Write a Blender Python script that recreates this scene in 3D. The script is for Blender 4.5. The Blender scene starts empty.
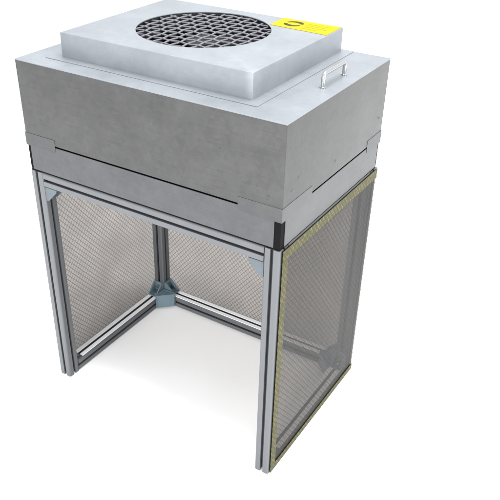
import bpy, bmesh, math, random
from mathutils import Vector, Matrix
random.seed(4)
scene = bpy.context.scene
COL = scene.collection

# ------------------------------------------------------------------ helpers
def link(o, parent=None):
    COL.objects.link(o)
    if parent is not None:
        o.parent = parent
    return o

def obj(name, bm, mat, parent=None, smooth=None):
    bmesh.ops.recalc_face_normals(bm, faces=bm.faces[:])
    me = bpy.data.meshes.new(name)
    bm.to_mesh(me); bm.free()
    mats = mat if isinstance(mat, (list, tuple)) else [mat]
    for m in mats:
        me.materials.append(m)
    if smooth is not None:
        for p in me.polygons:
            p.use_smooth = True
        try:
            me.set_sharp_from_angle(angle=math.radians(smooth))
        except Exception:
            pass
    return link(bpy.data.objects.new(name, me), parent)

def merge(bm, part):
    me = bpy.data.meshes.new('tmp')
    part.to_mesh(me); part.free()
    bm.from_mesh(me)
    bpy.data.meshes.remove(me)

def add_box(bm, lo, hi, bevel=0.0, seg=2, mat=0):
    b = bmesh.new()
    bmesh.ops.create_cube(b, size=1.0)
    for v in b.verts:
        v.co = Vector([lo[i] + (v.co[i] + .5) * (hi[i] - lo[i]) for i in range(3)])
    if bevel:
        bmesh.ops.bevel(b, geom=b.edges[:], offset=bevel, segments=seg, affect='EDGES', profile=.5)
    for f in b.faces:
        f.material_index = mat
    merge(bm, b)

def add_prism(bm, pts, z0, z1, M=None):
    """polygon (x,y) extruded along z, then placed by matrix M"""
    b = bmesh.new()
    lo = [b.verts.new((x, y, z0)) for x, y in pts]
    hi = [b.verts.new((x, y, z1)) for x, y in pts]
    n = len(pts)
    b.faces.new(lo[::-1]); b.faces.new(hi)
    for i in range(n):
        j = (i + 1) % n
        b.faces.new((lo[i], lo[j], hi[j], hi[i]))
    if M is not None:
        bmesh.ops.transform(b, matrix=M, verts=b.verts[:])
    merge(bm, b)

def add_cyl(bm, p, axis, r, h, seg=24, r2=None, bevel=0):
    b = bmesh.new()
    bmesh.ops.create_cone(b, cap_ends=True, segments=seg, radius1=r, radius2=r if r2 is None else r2, depth=h)
    q = Vector((0, 0, 1)).rotation_difference(Vector(axis)).to_matrix().to_4x4()
    bmesh.ops.transform(b, matrix=Matrix.Translation(Vector(p) + Vector(axis).normalized() * h / 2) @ q, verts=b.verts[:])
    merge(bm, b)

def add_tube(bm, pts, r, seg=10):
    """round bar along a polyline"""
    b = bmesh.new()
    pts = [Vector(p) for p in pts]
    rings = []
    nrm = None
    for i, p in enumerate(pts):
        d = (pts[min(i + 1, len(pts) - 1)] - pts[max(i - 1, 0)]).normalized()
        if nrm is None:
            nrm = d.orthogonal().normalized()
        nrm = (nrm - d * nrm.dot(d)).normalized()
        bn = d.cross(nrm)
        rings.append([b.verts.new(p + r * (math.cos(a) * nrm + math.sin(a) * bn))
                      for a in [2 * math.pi * k / seg for k in range(seg)]])
    for A_, B_ in zip(rings, rings[1:]):
        for k in range(seg):
            b.faces.new((A_[k], A_[(k + 1) % seg], B_[(k + 1) % seg], B_[k]))
    b.faces.new(rings[0][::-1]); b.faces.new(rings[-1])
    merge(bm, b)

# ---------------------------------------------------------------- materials
def new_mat(name):
    m = bpy.data.materials.new(name)
    m.use_nodes = True
    nt = m.node_tree
    return m, nt, nt.nodes, nt.links, nt.nodes['Principled BSDF']

def sheet_metal(name, col, rough, metal, var=.18, scale=14., stretch=(1, 1, 1), bump=.02, spots=0., spangle=0.):
    """metal sheet: cloudy mill finish, fine drawn grain, smudges"""
    m, nt, N, L, P = new_mat(name)
    tc = N.new('ShaderNodeTexCoord')
    mp = N.new('ShaderNodeMapping'); mp.inputs['Scale'].default_value = stretch
    L.new(tc.outputs['Object'], mp.inputs['Vector'])
    n1 = N.new('ShaderNodeTexNoise'); n1.inputs['Scale'].default_value = scale
    n1.inputs['Detail'].default_value = 7; n1.inputs['Roughness'].default_value = .62
    L.new(mp.outputs[0], n1.inputs['Vector'])
    n2 = N.new('ShaderNodeTexNoise'); n2.inputs['Scale'].default_value = 260
    n2.inputs['Detail'].default_value = 3
    L.new(mp.outputs[0], n2.inputs['Vector'])
    r1 = N.new('ShaderNodeMapRange')
    r1.inputs['From Min'].default_value = .3; r1.inputs['From Max'].default_value = .7
    r1.inputs['To Min'].default_value = 1 - var; r1.inputs['To Max'].default_value = 1 + var
    L.new(n1.outputs['Fac'], r1.inputs['Value'])
    r2 = N.new('ShaderNodeMapRange')
    r2.inputs['To Min'].default_value = 1 - var * .5; r2.inputs['To Max'].default_value = 1 + var * .5
    L.new(n2.outputs['Fac'], r2.inputs['Value'])
    mu = N.new('ShaderNodeMath'); mu.operation = 'MULTIPLY'
    L.new(r1.outputs[0], mu.inputs[0]); L.new(r2.outputs[0], mu.inputs[1])
    fac = mu.outputs[0]
    if spots:
        vo = N.new('ShaderNodeTexNoise'); vo.inputs['Scale'].default_value = 70
        vo.inputs['Detail'].default_value = 2
        L.new(tc.outputs['Object'], vo.inputs['Vector'])
        rs = N.new('ShaderNodeMapRange')
        rs.inputs['From Min'].default_value = .70; rs.inputs['From Max'].default_value = .78
        rs.inputs['To Min'].default_value = 1; rs.inputs['To Max'].default_value = 1 + spots
        L.new(vo.outputs['Fac'], rs.inputs['Value'])
        m2 = N.new('ShaderNodeMath'); m2.operation = 'MULTIPLY'
        L.new(fac, m2.inputs[0]); L.new(rs.outputs[0], m2.inputs[1]); fac = m2.outputs[0]
    if spangle:
        vr = N.new('ShaderNodeTexVoronoi'); vr.inputs['Scale'].default_value = 95
        wn = N.new('ShaderNodeTexNoise'); wn.inputs['Scale'].default_value = 60; wn.inputs['Detail'].default_value = 3
        L.new(tc.outputs['Object'], wn.inputs['Vector'])
        av = N.new('ShaderNodeVectorMath'); av.operation = 'MULTIPLY_ADD'
        av.inputs[1].default_value = (.012, .012, .012)
        L.new(wn.outputs['Color'], av.inputs[0]); L.new(tc.outputs['Object'], av.inputs[2])
        L.new(av.outputs[0], vr.inputs['Vector'])
        sc_ = N.new('ShaderNodeSeparateColor'); L.new(vr.outputs['Color'], sc_.inputs[0])
        rg = N.new('ShaderNodeMapRange'); rg.inputs['To Min'].default_value = 1 - spangle; rg.inputs['To Max'].default_value = 1 + spangle
        L.new(sc_.outputs[0], rg.inputs['Value'])
        m3 = N.new('ShaderNodeMath'); m3.operation = 'MULTIPLY'
        L.new(fac, m3.inputs[0]); L.new(rg.outputs[0], m3.inputs[1]); fac = m3.outputs[0]
        # long faint drawing lines
        ms = N.new('ShaderNodeMapping'); ms.inputs['Scale'].default_value = (3, 3, 160)
        L.new(tc.outputs['Object'], ms.inputs['Vector'])
        ns = N.new('ShaderNodeTexNoise'); ns.inputs['Scale'].default_value = 3; ns.inputs['Detail'].default_value = 4
        L.new(ms.outputs[0], ns.inputs['Vector'])
        rl = N.new('ShaderNodeMapRange'); rl.inputs['From Min'].default_value = .3; rl.inputs['From Max'].default_value = .7
        rl.inputs['To Min'].default_value = 1 - spangle; rl.inputs['To Max'].default_value = 1 + spangle
        L.new(ns.outputs['Fac'], rl.inputs['Value'])
        m4 = N.new('ShaderNodeMath'); m4.operation = 'MULTIPLY'
        L.new(fac, m4.inputs[0]); L.new(rl.outputs[0], m4.inputs[1]); fac = m4.outputs[0]
    mix = N.new('ShaderNodeVectorMath'); mix.operation = 'SCALE'
    mix.inputs[0].default_value = col
    L.new(fac, mix.inputs['Scale'])
    L.new(mix.outputs[0], P.inputs['Base Color'])
    rr = N.new('ShaderNodeMapRange')
    rr.inputs['To Min'].default_value = max(.05, rough - .12); rr.inputs['To Max'].default_value = rough + .12
    L.new(n1.outputs['Fac'], rr.inputs['Value']); L.new(rr.outputs[0], P.inputs['Roughness'])
    P.inputs['Metallic'].default_value = metal
    if bump:
        bp = N.new('ShaderNodeBump'); bp.inputs['Strength'].default_value = bump * 5; bp.inputs['Distance'].default_value = .002
        n3 = N.new('ShaderNodeTexNoise'); n3.inputs['Scale'].default_value = 9; n3.inputs['Detail'].default_value = 3
        L.new(tc.outputs['Object'], n3.inputs['Vector'])
        L.new(n3.outputs['Fac'], bp.inputs['Height']); L.new(bp.outputs[0], P.inputs['Normal'])
    return m

def plain(name, col, rough=.5, metal=0., var=.1, scale=60):
    m, nt, N, L, P = new_mat(name)
    tc = N.new('ShaderNodeTexCoord'); n = N.new('ShaderNodeTexNoise')
    n.inputs['Scale'].default_value = scale; n.inputs['Detail'].default_value = 4
    L.new(tc.outputs['Object'], n.inputs['Vector'])
    r = N.new('ShaderNodeMapRange'); r.inputs['To Min'].default_value = 1 - var; r.inputs['To Max'].default_value = 1 + var
    L.new(n.outputs['Fac'], r.inputs['Value'])
    s = N.new('ShaderNodeVectorMath'); s.operation = 'SCALE'; s.inputs[0].default_value = col
    L.new(r.outputs[0], s.inputs['Scale']); L.new(s.outputs[0], P.inputs['Base Color'])
    P.inputs['Roughness'].default_value = rough; P.inputs['Metallic'].default_value = metal
    return m

SLANT = .84
def grid_mask(N, L, tc, pitch, width, soft):
    """1 on the thin lines of a diagonal net printed on the sheet (u = x + y, v = z)"""
    sep = N.new('ShaderNodeSeparateXYZ'); L.new(tc.outputs['Object'], sep.inputs[0])
    def mth(op, a, b=None):
        n = N.new('ShaderNodeMath'); n.operation = op
        for i, v in enumerate((a, b)):
            if v is None: continue
            if isinstance(v, (int, float)): n.inputs[i].default_value = v
            else: L.new(v, n.inputs[i])
        return n.outputs[0]
    u = mth('ADD', sep.outputs[0], sep.outputs[1]); v = mth('MULTIPLY', sep.outputs[2], SLANT)
    res = None
    for s in ('ADD', 'SUBTRACT'):
        d = mth('MULTIPLY', mth(s, u, v), .70711 / pitch)
        d = mth('ABSOLUTE', mth('SUBTRACT', mth('FRACT', mth('ADD', d, 200.)), .5))
        r = N.new('ShaderNodeMapRange'); r.interpolation_type = 'SMOOTHSTEP'
        r.inputs['From Min'].default_value = width / pitch / 2 + soft / pitch
        r.inputs['From Max'].default_value = max(width / pitch / 2 - soft / pitch, 0)
        L.new(d, r.inputs['Value'])
        res = r.outputs[0] if res is None else mth('MAXIMUM', res, r.outputs[0])
    return res

def curtain_film(name, film, line, alpha_film, alpha_line, pitch=.0095, width=.0015):
    m, nt, N, L, P = new_mat(name)
    tc = N.new('ShaderNodeTexCoord')
    g = grid_mask(N, L, tc, pitch, width, .0007)
    nz = N.new('ShaderNodeTexNoise'); nz.inputs['Scale'].default_value = 11; nz.inputs['Detail'].default_value = 5
    L.new(tc.outputs['Object'], nz.inputs['Vector'])
    mc = N.new('ShaderNodeMix'); mc.data_type = 'RGBA'
    mc.inputs['A'].default_value = (*film, 1); mc.inputs['B'].default_value = (*line, 1)
    L.new(g, mc.inputs['Factor'])
    L.new(mc.outputs['Result'], P.inputs['Base Color'])
    P.inputs['Roughness'].default_value = .45
    P.inputs['Specular IOR Level'].default_value = .08
    ra = N.new('ShaderNodeMapRange')
    ra.inputs['From Min'].default_value = .3; ra.inputs['From Max'].default_value = .7
    ra.inputs['To Min'].default_value = alpha_film - .022; ra.inputs['To Max'].default_value = alpha_film + .022
    L.new(nz.outputs['Fac'], ra.inputs['Value'])
    ma = N.new('ShaderNodeMix'); ma.data_type = 'FLOAT'
    L.new(g, ma.inputs['Factor']); L.new(ra.outputs[0], ma.inputs['A']); ma.inputs['B'].default_value = alpha_line
    tr = N.new('ShaderNodeBsdfTransparent'); tr.inputs['Color'].default_value = (1, .945, .90, 1)
    mx = N.new('ShaderNodeMixShader')
    L.new(ma.outputs['Result'], mx.inputs[0]); L.new(tr.outputs[0], mx.inputs[1]); L.new(P.outputs[0], mx.inputs[2])
    L.new(mx.outputs[0], N['Material Output'].inputs['Surface'])
    return m

def low_gloss(m, v=.1):
    m.node_tree.nodes['Principled BSDF'].inputs['Specular IOR Level'].default_value = v

def hem_mat(name):
    m, nt, N, L, P = new_mat(name)
    tc = N.new('ShaderNodeTexCoord')
    g = grid_mask(N, L, tc, .0095, .003, .001)
    nz = N.new('ShaderNodeTexNoise'); nz.inputs['Scale'].default_value = 120; nz.inputs['Detail'].default_value = 5
    L.new(tc.outputs['Object'], nz.inputs['Vector'])
    cr = N.new('ShaderNodeValToRGB')
    cr.color_ramp.elements[0].position = .36; cr.color_ramp.elements[0].color = (.046, .045, .013, 1)
    cr.color_ramp.elements[1].position = .66; cr.color_ramp.elements[1].color = (.108, .095, .040, 1)
    L.new(nz.outputs['Fac'], cr.inputs[0])
    mc = N.new('ShaderNodeMix'); mc.data_type = 'RGBA'
    L.new(g, mc.inputs['Factor']); L.new(cr.outputs[0], mc.inputs['A']); mc.inputs['B'].default_value = (.038, .037, .016, 1)
    L.new(mc.outputs['Result'], P.inputs['Base Color'])
    P.inputs['Roughness'].default_value = .5; P.inputs['Specular IOR Level'].default_value = .08
    return m

M = {}
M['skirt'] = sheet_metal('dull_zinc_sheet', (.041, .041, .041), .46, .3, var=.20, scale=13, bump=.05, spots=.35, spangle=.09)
M['band'] = sheet_metal('band_zinc_sheet', (.054, .055, .0585), .46, .35, var=.13, scale=16, bump=.03, spangle=.06)
M['plate'] = sheet_metal('clamp_plate_sheet', (.050, .051, .0525), .46, .35, var=.12, scale=20, bump=.02, spangle=.06)
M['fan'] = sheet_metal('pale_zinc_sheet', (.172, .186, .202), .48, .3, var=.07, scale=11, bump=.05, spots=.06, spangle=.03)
M['alu'] = sheet_metal('anodised_aluminium', (.088, .092, .098), .42, .15, var=.06, scale=18, stretch=(1, 1, .15), bump=0)
M['strip'] = plain('highlight_white', (.80, .81, .83), .35, 0, var=.05)  # near-white colour stands in for light caught by the rail tops
M['dark'] = plain('black_rubber', (.004, .004, .0045), .8)
M['dark'].node_tree.nodes['Principled BSDF'].inputs['Specular IOR Level'].default_value = .08
M['inside'] = plain('black_duct', (.006, .006, .008), .7)
M['blade'] = plain('fan_blade_black', (.012, .012, .015), .5)
M['wire'] = plain('galvanised_wire', (.115, .115, .13), .5, .3)
M['steel'] = plain('polished_steel', (.42, .42, .42), .16, .9, var=.05)
M['bracket'] = plain('blue_grey_casting', (.125, .178, .208), .34, .2, var=.25, scale=45)
M['bracket_pale'] = plain('pale_grey_casting', (.066, .083, .096), .45, .1, var=.2, scale=45)
M['cap'] = plain('dark_grey_plastic', (.035, .04, .05), .45)
M['filter'] = plain('filter_media', (.45, .45, .44), .8)
M['yellow'] = plain('yellow_vinyl', (.29, .225, .001), .6, 0, var=.05)
M['ink'] = plain('black_ink', (.03, .026, .01), .5)
M['ink_pale'] = plain('olive_ink', (.17, .165, .006), .5)
low_gloss(M['yellow']); low_gloss(M['ink']); low_gloss(M['ink_pale'])
M['film'] = curtain_film('grid_curtain_film', (.050, .045, .042), (.014, .014, .014), .843, .925)
M['film_clear'] = curtain_film('clear_grid_curtain_film', (.016, .0155, .0150), (.004, .004, .004), .73, .885)
M['hem'] = hem_mat('olive_curtain_hem')
m, nt, N, L, P = new_mat('white_surface')
P.inputs['Base Color'].default_value = (.9, .9, .9, 1); P.inputs['Roughness'].default_value = .9
P.inputs['Specular IOR Level'].default_value = .1
tcn = N.new('ShaderNodeTexCoord'); nn = N.new('ShaderNodeTexNoise'); nn.inputs['Scale'].default_value = 6
L.new(tcn.outputs['Object'], nn.inputs['Vector'])
rn = N.new('ShaderNodeMapRange'); rn.inputs['To Min'].default_value = .86; rn.inputs['To Max'].default_value = .90
L.new(nn.outputs['Fac'], rn.inputs['Value'])
cb = N.new('ShaderNodeCombineColor')
for i in range(3): L.new(rn.outputs[0], cb.inputs[i])
L.new(cb.outputs[0], P.inputs['Base Color'])
M['floor'] = m

# ---------------------------------------------------------------- setting
bm = bmesh.new()
add_box(bm, (-30, -30, -.05), (30, 30, 0))
fl = obj('floor', bm, M['floor']); fl['kind'] = 'structure'
fl['label'] = 'plain white surface under the metal hood'

# ---------------------------------------------------------------- the hood
A, B = .325, .2275          # half width, half depth
ZR = .6055                  # top of the stand
ZB0, ZB1 = .6100, .6785     # lower band
ZS, ZT = .6825, .8565       # skirt
root = bpy.data.objects.new('clean_air_hood', None)
COL.objects.link(root)
root['label'] = 'grey metal clean air hood with fan box on top and mesh curtains on three sides'
root['category'] = 'clean bench'

# --- aluminium profile 40 x 40 with a slot on every side
PW = .035
def profile(w=.035):
    h = w / 2; s = .0036; lip = .0045; uw = .0095; dp = .0115; c = .0042
    q = [(-h + c, -h), (-s, -h), (-s, -h + lip), (-uw, -h + lip), (-uw + .004, -h + dp), (uw - .004, -h + dp),
         (uw, -h + lip), (s, -h + lip), (s, -h), (h - c, -h), (h - c * .62, -h + c * .07), (h - c * .29, -h + c * .29), (h - c * .07, -h + c * .62)]
    pts = []
    for k in range(4):
        ca, sa = math.cos(k * math.pi / 2), math.sin(k * math.pi / 2)
        pts += [(x * ca - y * sa, x * sa + y * ca) for x, y in q]
    return pts
PROF = profile()

def bar(name, p0, axis, length, mat):
    """profile bar from p0 (centre of the section) along 'x', 'y' or 'z'"""
    R = {'z': Matrix.Identity(4),
         'x': Matrix(((0, 0, 1, 0), (1, 0, 0, 0), (0, 1, 0, 0), (0, 0, 0, 1))),
         'y': Matrix(((1, 0, 0, 0), (0, 0, 1, 0), (0, -1, 0, 0), (0, 0, 0, 1)))}[axis]
    bm = bmesh.new()
    add_prism(bm, PROF, 0, length, Matrix.Translation(Vector(p0)) @ R)
    return obj(name, bm, mat, root)

h = PW / 2
g = .0004
for sx in (-1, 1):
    for sy in (-1, 1):
        bar('leg', (sx * (A - h), sy * (B - h), .0005), 'z', ZR - .0005, M['alu'])
W, D = 2 * A - 2 * PW - 2 * g, 2 * B - 2 * PW - 2 * g
bar('top_rail', (-A + PW + g, -B + h + .0005, ZR - h), 'x', W, M['alu'])
bar('top_rail', (-A + PW + g, B - h, ZR - h), 'x', W, M['alu'])
bar('top_rail', (-A + h, -B + PW + g, ZR - h), 'y', D, M['alu'])
bar('top_rail', (A - h, -B + PW + g, ZR - h), 'y', D, M['alu'])
bar('base_rail', (-A + PW + g, B - h, h + .0007), 'x', W, M['alu'])
bar('base_rail', (-A + h, -B + PW + g, h + .0007), 'y', D, M['alu'])
bar('base_rail', (A - h, -B + PW + g, h + .0007), 'y', D, M['alu'])

# --- base rail highlight built as pale strips, one each side of the slot
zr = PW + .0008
def highlight_strip(x0, y0, x1, y1):
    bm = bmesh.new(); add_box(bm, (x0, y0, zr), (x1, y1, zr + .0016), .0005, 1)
    obj('highlight_strip', bm, M['strip'], root)
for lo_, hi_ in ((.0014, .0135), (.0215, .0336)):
    highlight_strip(-A + PW + .004, B - hi_, A - PW - .004, B - lo_)
    highlight_strip(-A + lo_, -B + PW + .020, -A + hi_, B - PW - .004)
    highlight_strip(A - hi_, -B + PW + .020, A - lo_, B - PW - .004)

# --- angle brackets in the corners of the frame
def bracket(corner, u, v, mat, s=.036, w=.031, t=.004, name='corner_bracket', solid=False):
    u, v = Vector(u), Vector(v); n = u.cross(v)
    Mx = Matrix.Translation(Vector(corner)) @ Matrix((
        (u.x, v.x, n.x, 0), (u.y, v.y, n.y, 0), (u.z, v.z, n.z, 0), (0, 0, 0, 1)))
    bm = bmesh.new()
    e = .0004
    def flat(lo, hi):
        b = bmesh.new(); add_box(b, lo, hi, .0006, 1)
        bmesh.ops.transform(b, matrix=Mx, verts=b.verts[:]); merge(bm, b)
    flat((e, e, -w / 2), (s, t, w / 2))
    flat((e, t + .0002, -w / 2), (t, s, w / 2))
    tri = [(t * .6, t * .6), (s - .001, t * .6), (s - .001, t + .003), (t + .003, s - .001), (t * .6, s - .001)]
    if solid:
        add_prism(bm, tri, -w / 2 + .001, w / 2 - .001, Mx)
    else:
        add_prism(bm, tri, -w / 2 + .0004, -w / 2 + t, Mx)
        add_prism(bm, tri, w / 2 - t, w / 2 - .0004, Mx)
    o = obj(name, bm, mat, root)
    if not solid:
        for a, d, ax in (((s * .56, t, 0), 0, v), ((t, s * .56, 0), 0, u)):
            b = bmesh.new()
            add_cyl(b, Mx @ Vector(a), ax, .0062, .0045, 20)
            obj('bolt_head', b, M['steel'], o, 35)
    return o

for sx in (-1, 1):
    xi, xc = sx * (A - PW), sx * (A - h)
    yi, yc = B - PW, B - h
    # top front, under the front rail
    bracket((xi, -yc, ZR - PW), (-sx, 0, 0), (0, 0, -1), M['bracket_pale'])
    # top back
    bracket((xi, yc, ZR - PW), (-sx, 0, 0), (0, 0, -1), M['bracket_pale'])
    # bottom back: post to back rail, post to side rail, side rail to back rail
    bracket((xi, yc, PW + .0008), (-sx, 0, 0), (0, 0, 1), M['bracket'])
    bracket((xc, yi, PW + .0008), (0, -1, 0), (0, 0, 1), M['bracket'])
    bracket((xi, yi, .0285), (-sx, 0, 0), (0, -1, 0), M['bracket'], s=.044, w=.046, solid=True, name='corner_casting')
    # small dark stop where the side rail meets the front leg
    bracket((xc, -yi, PW + .0008), (0, 1, 0), (0, 0, 1), M['cap'], s=.016, w=.022, t=.003, name='rail_end_stop', solid=True)

# --- dark sealing strip between stand and hood, band corners
bm = bmesh.new()
add_box(bm, (-A + .0025, -B + .0025, ZR + .0002), (A - .0025, B - .0025, ZB0 - .0002))
obj('gasket', bm, M['dark'], root)
cg = .0105
CGX = .0155   # the near corner is left open wider
for sx in (-1, 1):
    for sy in (-1, 1):
        bm = bmesh.new()
        xs = sorted((sx * (A - .0016), sx * (A - .03))); ys = sorted((sy * (B - .0016), sy * (B - .03)))
        add_box(bm, (xs[0], ys[0], ZB0), (xs[1], ys[1], ZS - .001), .001)
        obj('corner_post', bm, M['dark'], root)
# dark core visible through the long slots
bm = bmesh.new()
add_box(bm, (-A + .034, -B + .006, ZB0 + .002), (A - .034, B - .006, ZS + .003))
obj('filter', bm, M['dark'], root)

# --- lower band: four folded sheets
def band_sheet(lo, hi):
    bm = bmesh.new(); add_box(bm, lo, hi, .0006, 1)
    obj('band_panel', bm, M['band'], root)
band_sheet((-A + cg, -B, ZB0), (A - CGX, -B + .0015, ZB1))
band_sheet((-A + cg, B - .0015, ZB0), (A - cg, B, ZB1))
band_sheet((A - .0015, -B + CGX, ZB0), (A, B - cg, ZB1))
band_sheet((-A, -B + cg, ZB0), (-A + .0015, B - cg, ZB1))

# --- skirt: open box of sheet, folded edges, very slightly bellied sides
def skirt():
    bm = bmesh.new()
    ring = []
    rad = .0022                      # folded corners have a small bend radius
    for cx_, cy_, a0 in ((A, -B, -90), (A, B, 0), (-A, B, 90), (-A, -B, 180)):
        ox, oy = cx_ - math.copysign(rad, cx_), cy_ - math.copysign(rad, cy_)
        for k in range(5):
            a = math.radians(a0 + 90 * k / 4)
            ring.append((ox + rad * math.cos(a), oy + rad * math.sin(a)))
    t = .0015
    inner = [(x * (A - t) / A, y * (B - t) / B) for x, y in ring]
    loops = []
    for z, pts in ((ZS, ring), (ZS + .06, ring), (ZS + .12, ring), (ZT, ring), (ZT, inner), (ZS, inner)):
        loops.append([bm.verts.new((x, y, z)) for x, y in pts])
    m_ = len(ring)
    for a, b in zip(loops, loops[1:] + loops[:1]):
        for k in range(m_):
            bm.faces.new((a[k], a[(k + 1) % m_], b[(k + 1) % m_], b[k]))
    return bm
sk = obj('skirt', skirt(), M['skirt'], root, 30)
def rivet(p, axis, parent):
    bm = bmesh.new(); add_cyl(bm, p, axis, .0032, .0014, 16, .0018)
    obj('rivet', bm, M['plate'], parent, 40)
for x, z in ((.296, .7136), (.19, .781), (-.296, .716)):
    rivet((x, -B, z), (0, -1, 0), sk)
for y, z in ((-.17, .738), (-.011, .7105), (.2025, .733), (-.194, .720)):
    rivet((A, y, z), (1, 0, 0), sk)
# corner plates that bridge skirt and band
def corner_plate(sx, sy, lx, ly, z0=.6675, z1=.6965):
    t = .0007
    bm = bmesh.new()
    pts = [(sx * (A + t), sy * (B + t)), (sx * (A - lx), sy * (B + t)), (sx * (A - lx), sy * (B + .0002)),
           (sx * (A + .0002), sy * (B + .0002)), (sx * (A + .0002), sy * (B - ly)), (sx * (A + t), sy * (B - ly))]
    add_prism(bm, pts, z0, z1)
    bmesh.ops.bevel(bm, geom=bm.edges[:], offset=.0002, segments=1, affect='EDGES')
    obj('corner_plate', bm, M['plate'], root)
corner_plate(-1, -1, .088, .09)
corner_plate(1, -1, .095, .118)
corner_plate(1, 1, .088, .077)
corner_plate(-1, 1, .088, .09)

# --- lid of the skirt
bm = bmesh.new()
add_box(bm, (-A - .0006, -B - .0006, ZT + .0001), (A + .0006, B + .0006, ZT + .0022), .0008, 2)
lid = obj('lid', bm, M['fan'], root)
ZL = ZT + .0022

# --- fan box on a thin base flange
fx0, fx1, fy0, fy1 = -.252, .217, -.162, .211
fz0, fz1 = ZL + .0014, .910
bm = bmesh.new()
add_box(bm, (fx0 - .024, fy0 - .024, ZL + .0001), (fx1 + .024, fy1 + .014, fz0), .0004, 1)
obj('base_flange', bm, M['fan'], root)
gc, gr = (-.024, .033), .1435
def fan_box():
    bm = bmesh.new()
    n = 96
    inner = []; outer = []
    for k in range(n):
        a = 2 * math.pi * k / n
        c, s = math.cos(a), math.sin(a)
        inner.append((gc[0] + gr * c, gc[1] + gr * s))
        tx = ((fx1 if c > 0 else fx0) - gc[0]) / c if abs(c) > 1e-9 else 1e9
        ty = ((fy1 if s > 0 else fy0) - gc[1]) / s if abs(s) > 1e-9 else 1e9
        t = min(tx, ty)
        outer.append([gc[0] + t * c, gc[1] + t * s])
    for cx_, cy_ in ((fx0, fy0), (fx1, fy0), (fx1, fy1), (fx0, fy1)):   # snap the nearest spoke to each corner
        k = min(range(n), key=lambda i: (outer[i][0] - cx_) ** 2 + (outer[i][1] - cy_) ** 2)
        outer[k] = [cx_, cy_]
    vi = [bm.verts.new((x, y, fz1)) for x, y in inner]
    vl = [bm.verts.new((x, y, fz1 - .0016)) for x, y in inner]
    vo = [bm.verts.new((x, y, fz1)) for x, y in outer]
    vb = [bm.verts.new((x, y, fz0)) for x, y in outer]
    for k in range(n):
        j = (k + 1) % n
        bm.faces.new((vi[k], vi[j], vo[j], vo[k]))
        bm.faces.new((vl[k], vl[j], vi[j], vi[k]))
        bm.faces.new((vo[k], vo[j], vb[j], vb[k]))
    bmesh.ops.recalc_face_normals(bm, faces=bm.faces[:])
    bm.edges.ensure_lookup_table()
    cor = [(fx0, fy0), (fx1, fy0), (fx1, fy1), (fx0, fy1)]
    ed = []
    for e in bm.edges:
        a, b = e.verts
        top = a.co.z > fz1 - 1e-5 and b.co.z > fz1 - 1e-5
        onb = lambda v: min(abs(v.co.x - fx0), abs(v.co.x - fx1), abs(v.co.y - fy0), abs(v.co.y - fy1)) < 1e-6
        if top and onb(a) and onb(b): ed.append(e)
        elif abs(a.co.z - b.co.z) > .01 and any(abs(a.co.x - x) + abs(a.co.y - y) < 1e-5 for x, y in cor): ed.append(e)
    bmesh.ops.bevel(bm, geom=ed, offset=.0022, segments=2, affect='EDGES', profile=.5)
    return bm
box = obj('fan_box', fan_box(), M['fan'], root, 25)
# black duct and fan under the opening
bm = bmesh.new()
n = 64
top = []; bot = []
for k in range(n):
    a = 2 * math.pi * k / n
    top.append(bm.verts.new((gc[0] + (gr + .004) * math.cos(a), gc[1] + (gr + .004) * math.sin(a), fz1 - .0022)))
    bot.append(bm.verts.new((gc[0] + (gr + .004) * math.cos(a), gc[1] + (gr + .004) * math.sin(a), fz0 + .001)))
for k in range(n):
    j = (k + 1) % n
    bm.faces.new((top[k], top[j], bot[j], bot[k]))
bm.faces.new(bot)
obj('duct', bm, M['inside'], box, 30)
bm = bmesh.new()
add_cyl(bm, (gc[0], gc[1], fz0 + .003), (0, 0, 1), .045, .024, 40, .040)
for k in range(9):
    a0 = 2 * math.pi * k / 9
    pts = []
    for i in range(7):
        t = i / 6
        pts.append((.04 + .092 * t, a0 + .75 * t * t))
    b = bmesh.new(); lo = []; hi = []
    for r_, a in pts:
        lo.append(b.verts.new((gc[0] + r_ * math.cos(a), gc[1] + r_ * math.sin(a), fz0 + .004)))
        a2 = a + .16
        hi.append(b.verts.new((gc[0] + r_ * math.cos(a2), gc[1] + r_ * math.sin(a2), fz0 + .022)))
    for i in range(6):
        b.faces.new((lo[i], lo[i + 1], hi[i + 1], hi[i]))
    bmesh.ops.solidify(b, geom=b.faces[:], thickness=.0015)
    merge(bm, b)
obj('impeller', bm, M['blade'], box, 30)
# wire guard: woven square mesh cut to the round opening
bm = bmesh.new()
px, py = .0222, .0262
rw = .0020
zc = fz1 - .0058
def wave(i, t, sgn):
    return zc + sgn * .0008 * math.cos(math.pi * t) * (1 if i % 2 else -1)
R_ = gr + .0025
for i in range(-8, 9):
    for dirn, pa, pb in ((0, px, py), (1, py, px)):
        c0 = (i + .3) * pa
        if abs(c0) >= R_ - .004: continue
        half = math.sqrt(R_ * R_ - c0 * c0)
        pts = []
        steps = max(6, int(2 * half / .004))
        for k in range(steps + 1):
            s = -half + 2 * half * k / steps
            z = wave(i, s / pb - .3, 1 if dirn == 0 else -1)
            pts.append((gc[0] + c0, gc[1] + s, z) if dirn == 0 else (gc[0] + s, gc[1] + c0, z))
        add_tube(bm, pts, rw, 8)
obj('wire_guard', bm, M['wire'], box, 50)

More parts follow.
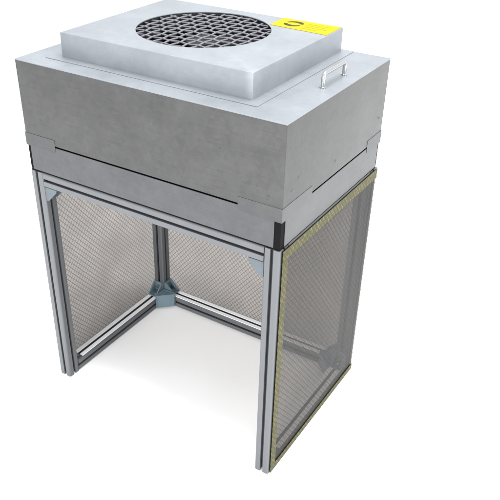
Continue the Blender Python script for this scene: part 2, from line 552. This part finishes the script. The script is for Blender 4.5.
# --- warning label on the fan box
def quad_sheet(bm, pts, z, th):
    add_prism(bm, pts, z, z + th)
lx0, lx1, ly0, ly1 = .076, .2145, .136, .2085
bm = bmesh.new()
quad_sheet(bm, [(lx0, ly0 + .004), (lx1, ly0 - .003), (lx1, ly1), (lx0 - .003, ly1)], fz1 + .0003, .0004)
lab = obj('warning_label', bm, M['yellow'], box)
lab['label'] = 'yellow warning label with a black oval symbol'
zi = fz1 + .0009
bm = bmesh.new()
cx_, cy_ = .116, .174
for s in (0, 1):             # two thick curved strokes that chase each other round an oval
    a0 = math.pi * s + .25
    b = bmesh.new(); inn = []; out = []
    for k in range(17):
        t = k / 16; a = a0 + 2.55 * t
        wd = .0032 + .004 * math.sin(math.pi * min(1, t * 1.1))
        for lst, rr in ((inn, .0105 - wd * .5), (out, .0105 + wd * .6)):
            lst.append(b.verts.new((cx_ + 1.7 * rr * math.cos(a), cy_ + 1.45 * rr * math.sin(a), zi)))
    for k in range(16):
        b.faces.new((inn[k], out[k], out[k + 1], inn[k + 1]))
    merge(bm, b)
obj('symbol', bm, M['ink'], lab)
bm = bmesh.new()
for k, (y, w0) in enumerate(((.188, .05), (.176, .046), (.164, .052), (.152, .038))):
    x = .146
    while x < .146 + w0:            # small print, too fine to read: word-long dashes
        wl = random.uniform(.004, .010)
        add_box(bm, (x, y - .0016, zi - .0002), (min(x + wl, .146 + w0), y + .0016, zi))
        x += wl + .002
obj('print_rows', bm, M['ink_pale'], lab)

# --- lifting handle on the lid
def handle(x, y0, y1):
    bm = bmesh.new()
    r = .0042; hh = .0265; cr = .009
    pts = [(x, y0, ZL + .0005)]
    for k in range(7):
        a = math.pi / 2 * k / 6
        pts.append((x, y0 + cr - cr * math.cos(a), ZL + hh - cr + cr * math.sin(a)))
    for k in range(7):
        a = math.pi / 2 * k / 6
        pts.append((x, y1 - cr + cr * math.sin(a), ZL + hh - cr + cr * math.cos(a)))
    pts.append((x, y1, ZL + .0005))
    add_tube(bm, pts, r, 14)
    for y in (y0, y1):
        add_cyl(bm, (x, y, ZL + .0002), (0, 0, 1), .0062, .0018, 20)
    obj('handle', bm, M['steel'], lid, 40)
handle(.2905, -.026, .068)

# --- ceiling of the work space
bm = bmesh.new()
add_box(bm, (-A + PW + .001, -B + PW + .001, ZR - .012), (A - PW - .001, B - PW - .001, ZR - .006))
obj('diffuser', bm, M['filter'], root)

# --- grid curtains on left, back and right with folded hems
def curtain(kind):
    e = .0012
    z0, z1 = .002, ZR - .0012
    nu, nv = 28, 30
    bm = bmesh.new()
    def pt(u, v):
        z = z0 + (z1 - z0) * v
        edge = min(u, 1 - u, v, 1 - v) * 6
        amp = .0016 * min(1, edge)
        w = amp * (math.sin(u * 7 + v * 2.3 + (0, 1.7, 3.1)[kind]) + .6 * math.sin(v * 6 - u * 3 + kind))
        if kind == 0: return (-A - e + w * .5 - .0006, -B + .003 + (2 * B - .003) * u, z)
        if kind == 1: return (-A + .001 + (2 * A - .002) * u, B + e + w * .5 + .0006, z)
        return (A + e + w * .5 + .0006, -B + .006 + (2 * B - .006) * u, z)
    g_ = [[bm.verts.new(pt(i / nu, j / nv)) for i in range(nu + 1)] for j in range(nv + 1)]
    for j in range(nv):
        for i in range(nu):
            bm.faces.new((g_[j][i], g_[j][i + 1], g_[j + 1][i + 1], g_[j + 1][i]))
    c = obj('mesh_curtain', bm, M['film_clear' if kind == 2 else 'film'], root, 60)
    # folded hem: a flat border standing just proud of the film
    ht, hs, hb = .024, .021, .017
    bm = bmesh.new()
    o0, o1 = .0024, .0034
    def strip(a0, a1, b0, b1):
        if kind == 0: add_box(bm, (-A - o1 - .0006, a0, b0), (-A - o0 - .0006, a1, b1), .0003, 1)
        elif kind == 1: add_box(bm, (a0, B + o0 + .0006, b0), (a1, B + o1 + .0006, b1), .0003, 1)
        else: add_box(bm, (A + o0 + .0006, a0, b0), (A + o1 + .0006, a1, b1), .0003, 1)
    a0, a1 = (-B + .006, B - .002) if kind != 1 else (-A + .001, A - .001)
    strip(a0, a1, z1 - ht, z1)
    strip(a0, a0 + hs, z0 + hb, z1 - ht)
    strip(a0, a1, z0, z0 + hb)
    obj('curtain_hem', bm, M['hem'], c)
for k in range(3):
    curtain(k)

# ---------------------------------------------------------------- light
w = bpy.data.worlds.new('World'); scene.world = w; w.use_nodes = True
bg = w.node_tree.nodes['Background']
bg.inputs['Color'].default_value = (.97, .985, 1, 1); bg.inputs['Strength'].default_value = 1.4
def area(name, loc, target, size, power, col=(1, 1, 1)):
    l = bpy.data.lights.new(name, 'AREA'); l.shape = 'DISK'; l.size = size; l.energy = power; l.color = col
    o = bpy.data.objects.new(name, l); COL.objects.link(o); o.location = loc
    o.rotation_euler = (Vector(target) - Vector(loc)).to_track_quat('-Z', 'Y').to_euler()
area('added_overhead_light', (.5, .5, 5.2), (0, 0, .4), 3.4, 520)  # unseen lamp added to brighten lid, fan box top and floor
area('added_front_light', (.3, -4.6, 1.5), (0, 0, .3), 2.4, 250)  # unseen lamp added to brighten the work space through the open front
area('added_side_light', (4.6, -.2, 2.6), (0, 0, .5), 3.0, 265)  # unseen lamp added to lift the right-hand faces

# ---------------------------------------------------------------- camera
cam = bpy.data.cameras.new('camera'); co = bpy.data.objects.new('camera', cam); COL.objects.link(co)
cam.sensor_width = 36; cam.lens = 52.4057
cam.shift_x = .04096; cam.shift_y = .03618
cam.clip_start = .05; cam.clip_end = 200
r2 = Vector((.84105951, .54083032, .01102134)); u2 = Vector((-.30069903, .45049447, .84061574))
fw = Vector((-.44966543, .71032197, -.54151981))
co.matrix_world = Matrix(((r2.x, u2.x, -fw.x, .86723754), (r2.y, u2.y, -fw.y, -1.26021359),
                          (r2.z, u2.z, -fw.z, 1.31827267), (0, 0, 0, 1)))
scene.camera = co
scene.render.resolution_x = scene.render.resolution_y = 1024
scene.render.engine = 'CYCLES'
scene.cycles.transparent_max_bounces = 16
scene.cycles.use_denoising = True
vs = scene.view_settings
vs.view_transform = 'Standard'; vs.look = 'None'; vs.exposure = 0; vs.gamma = 1
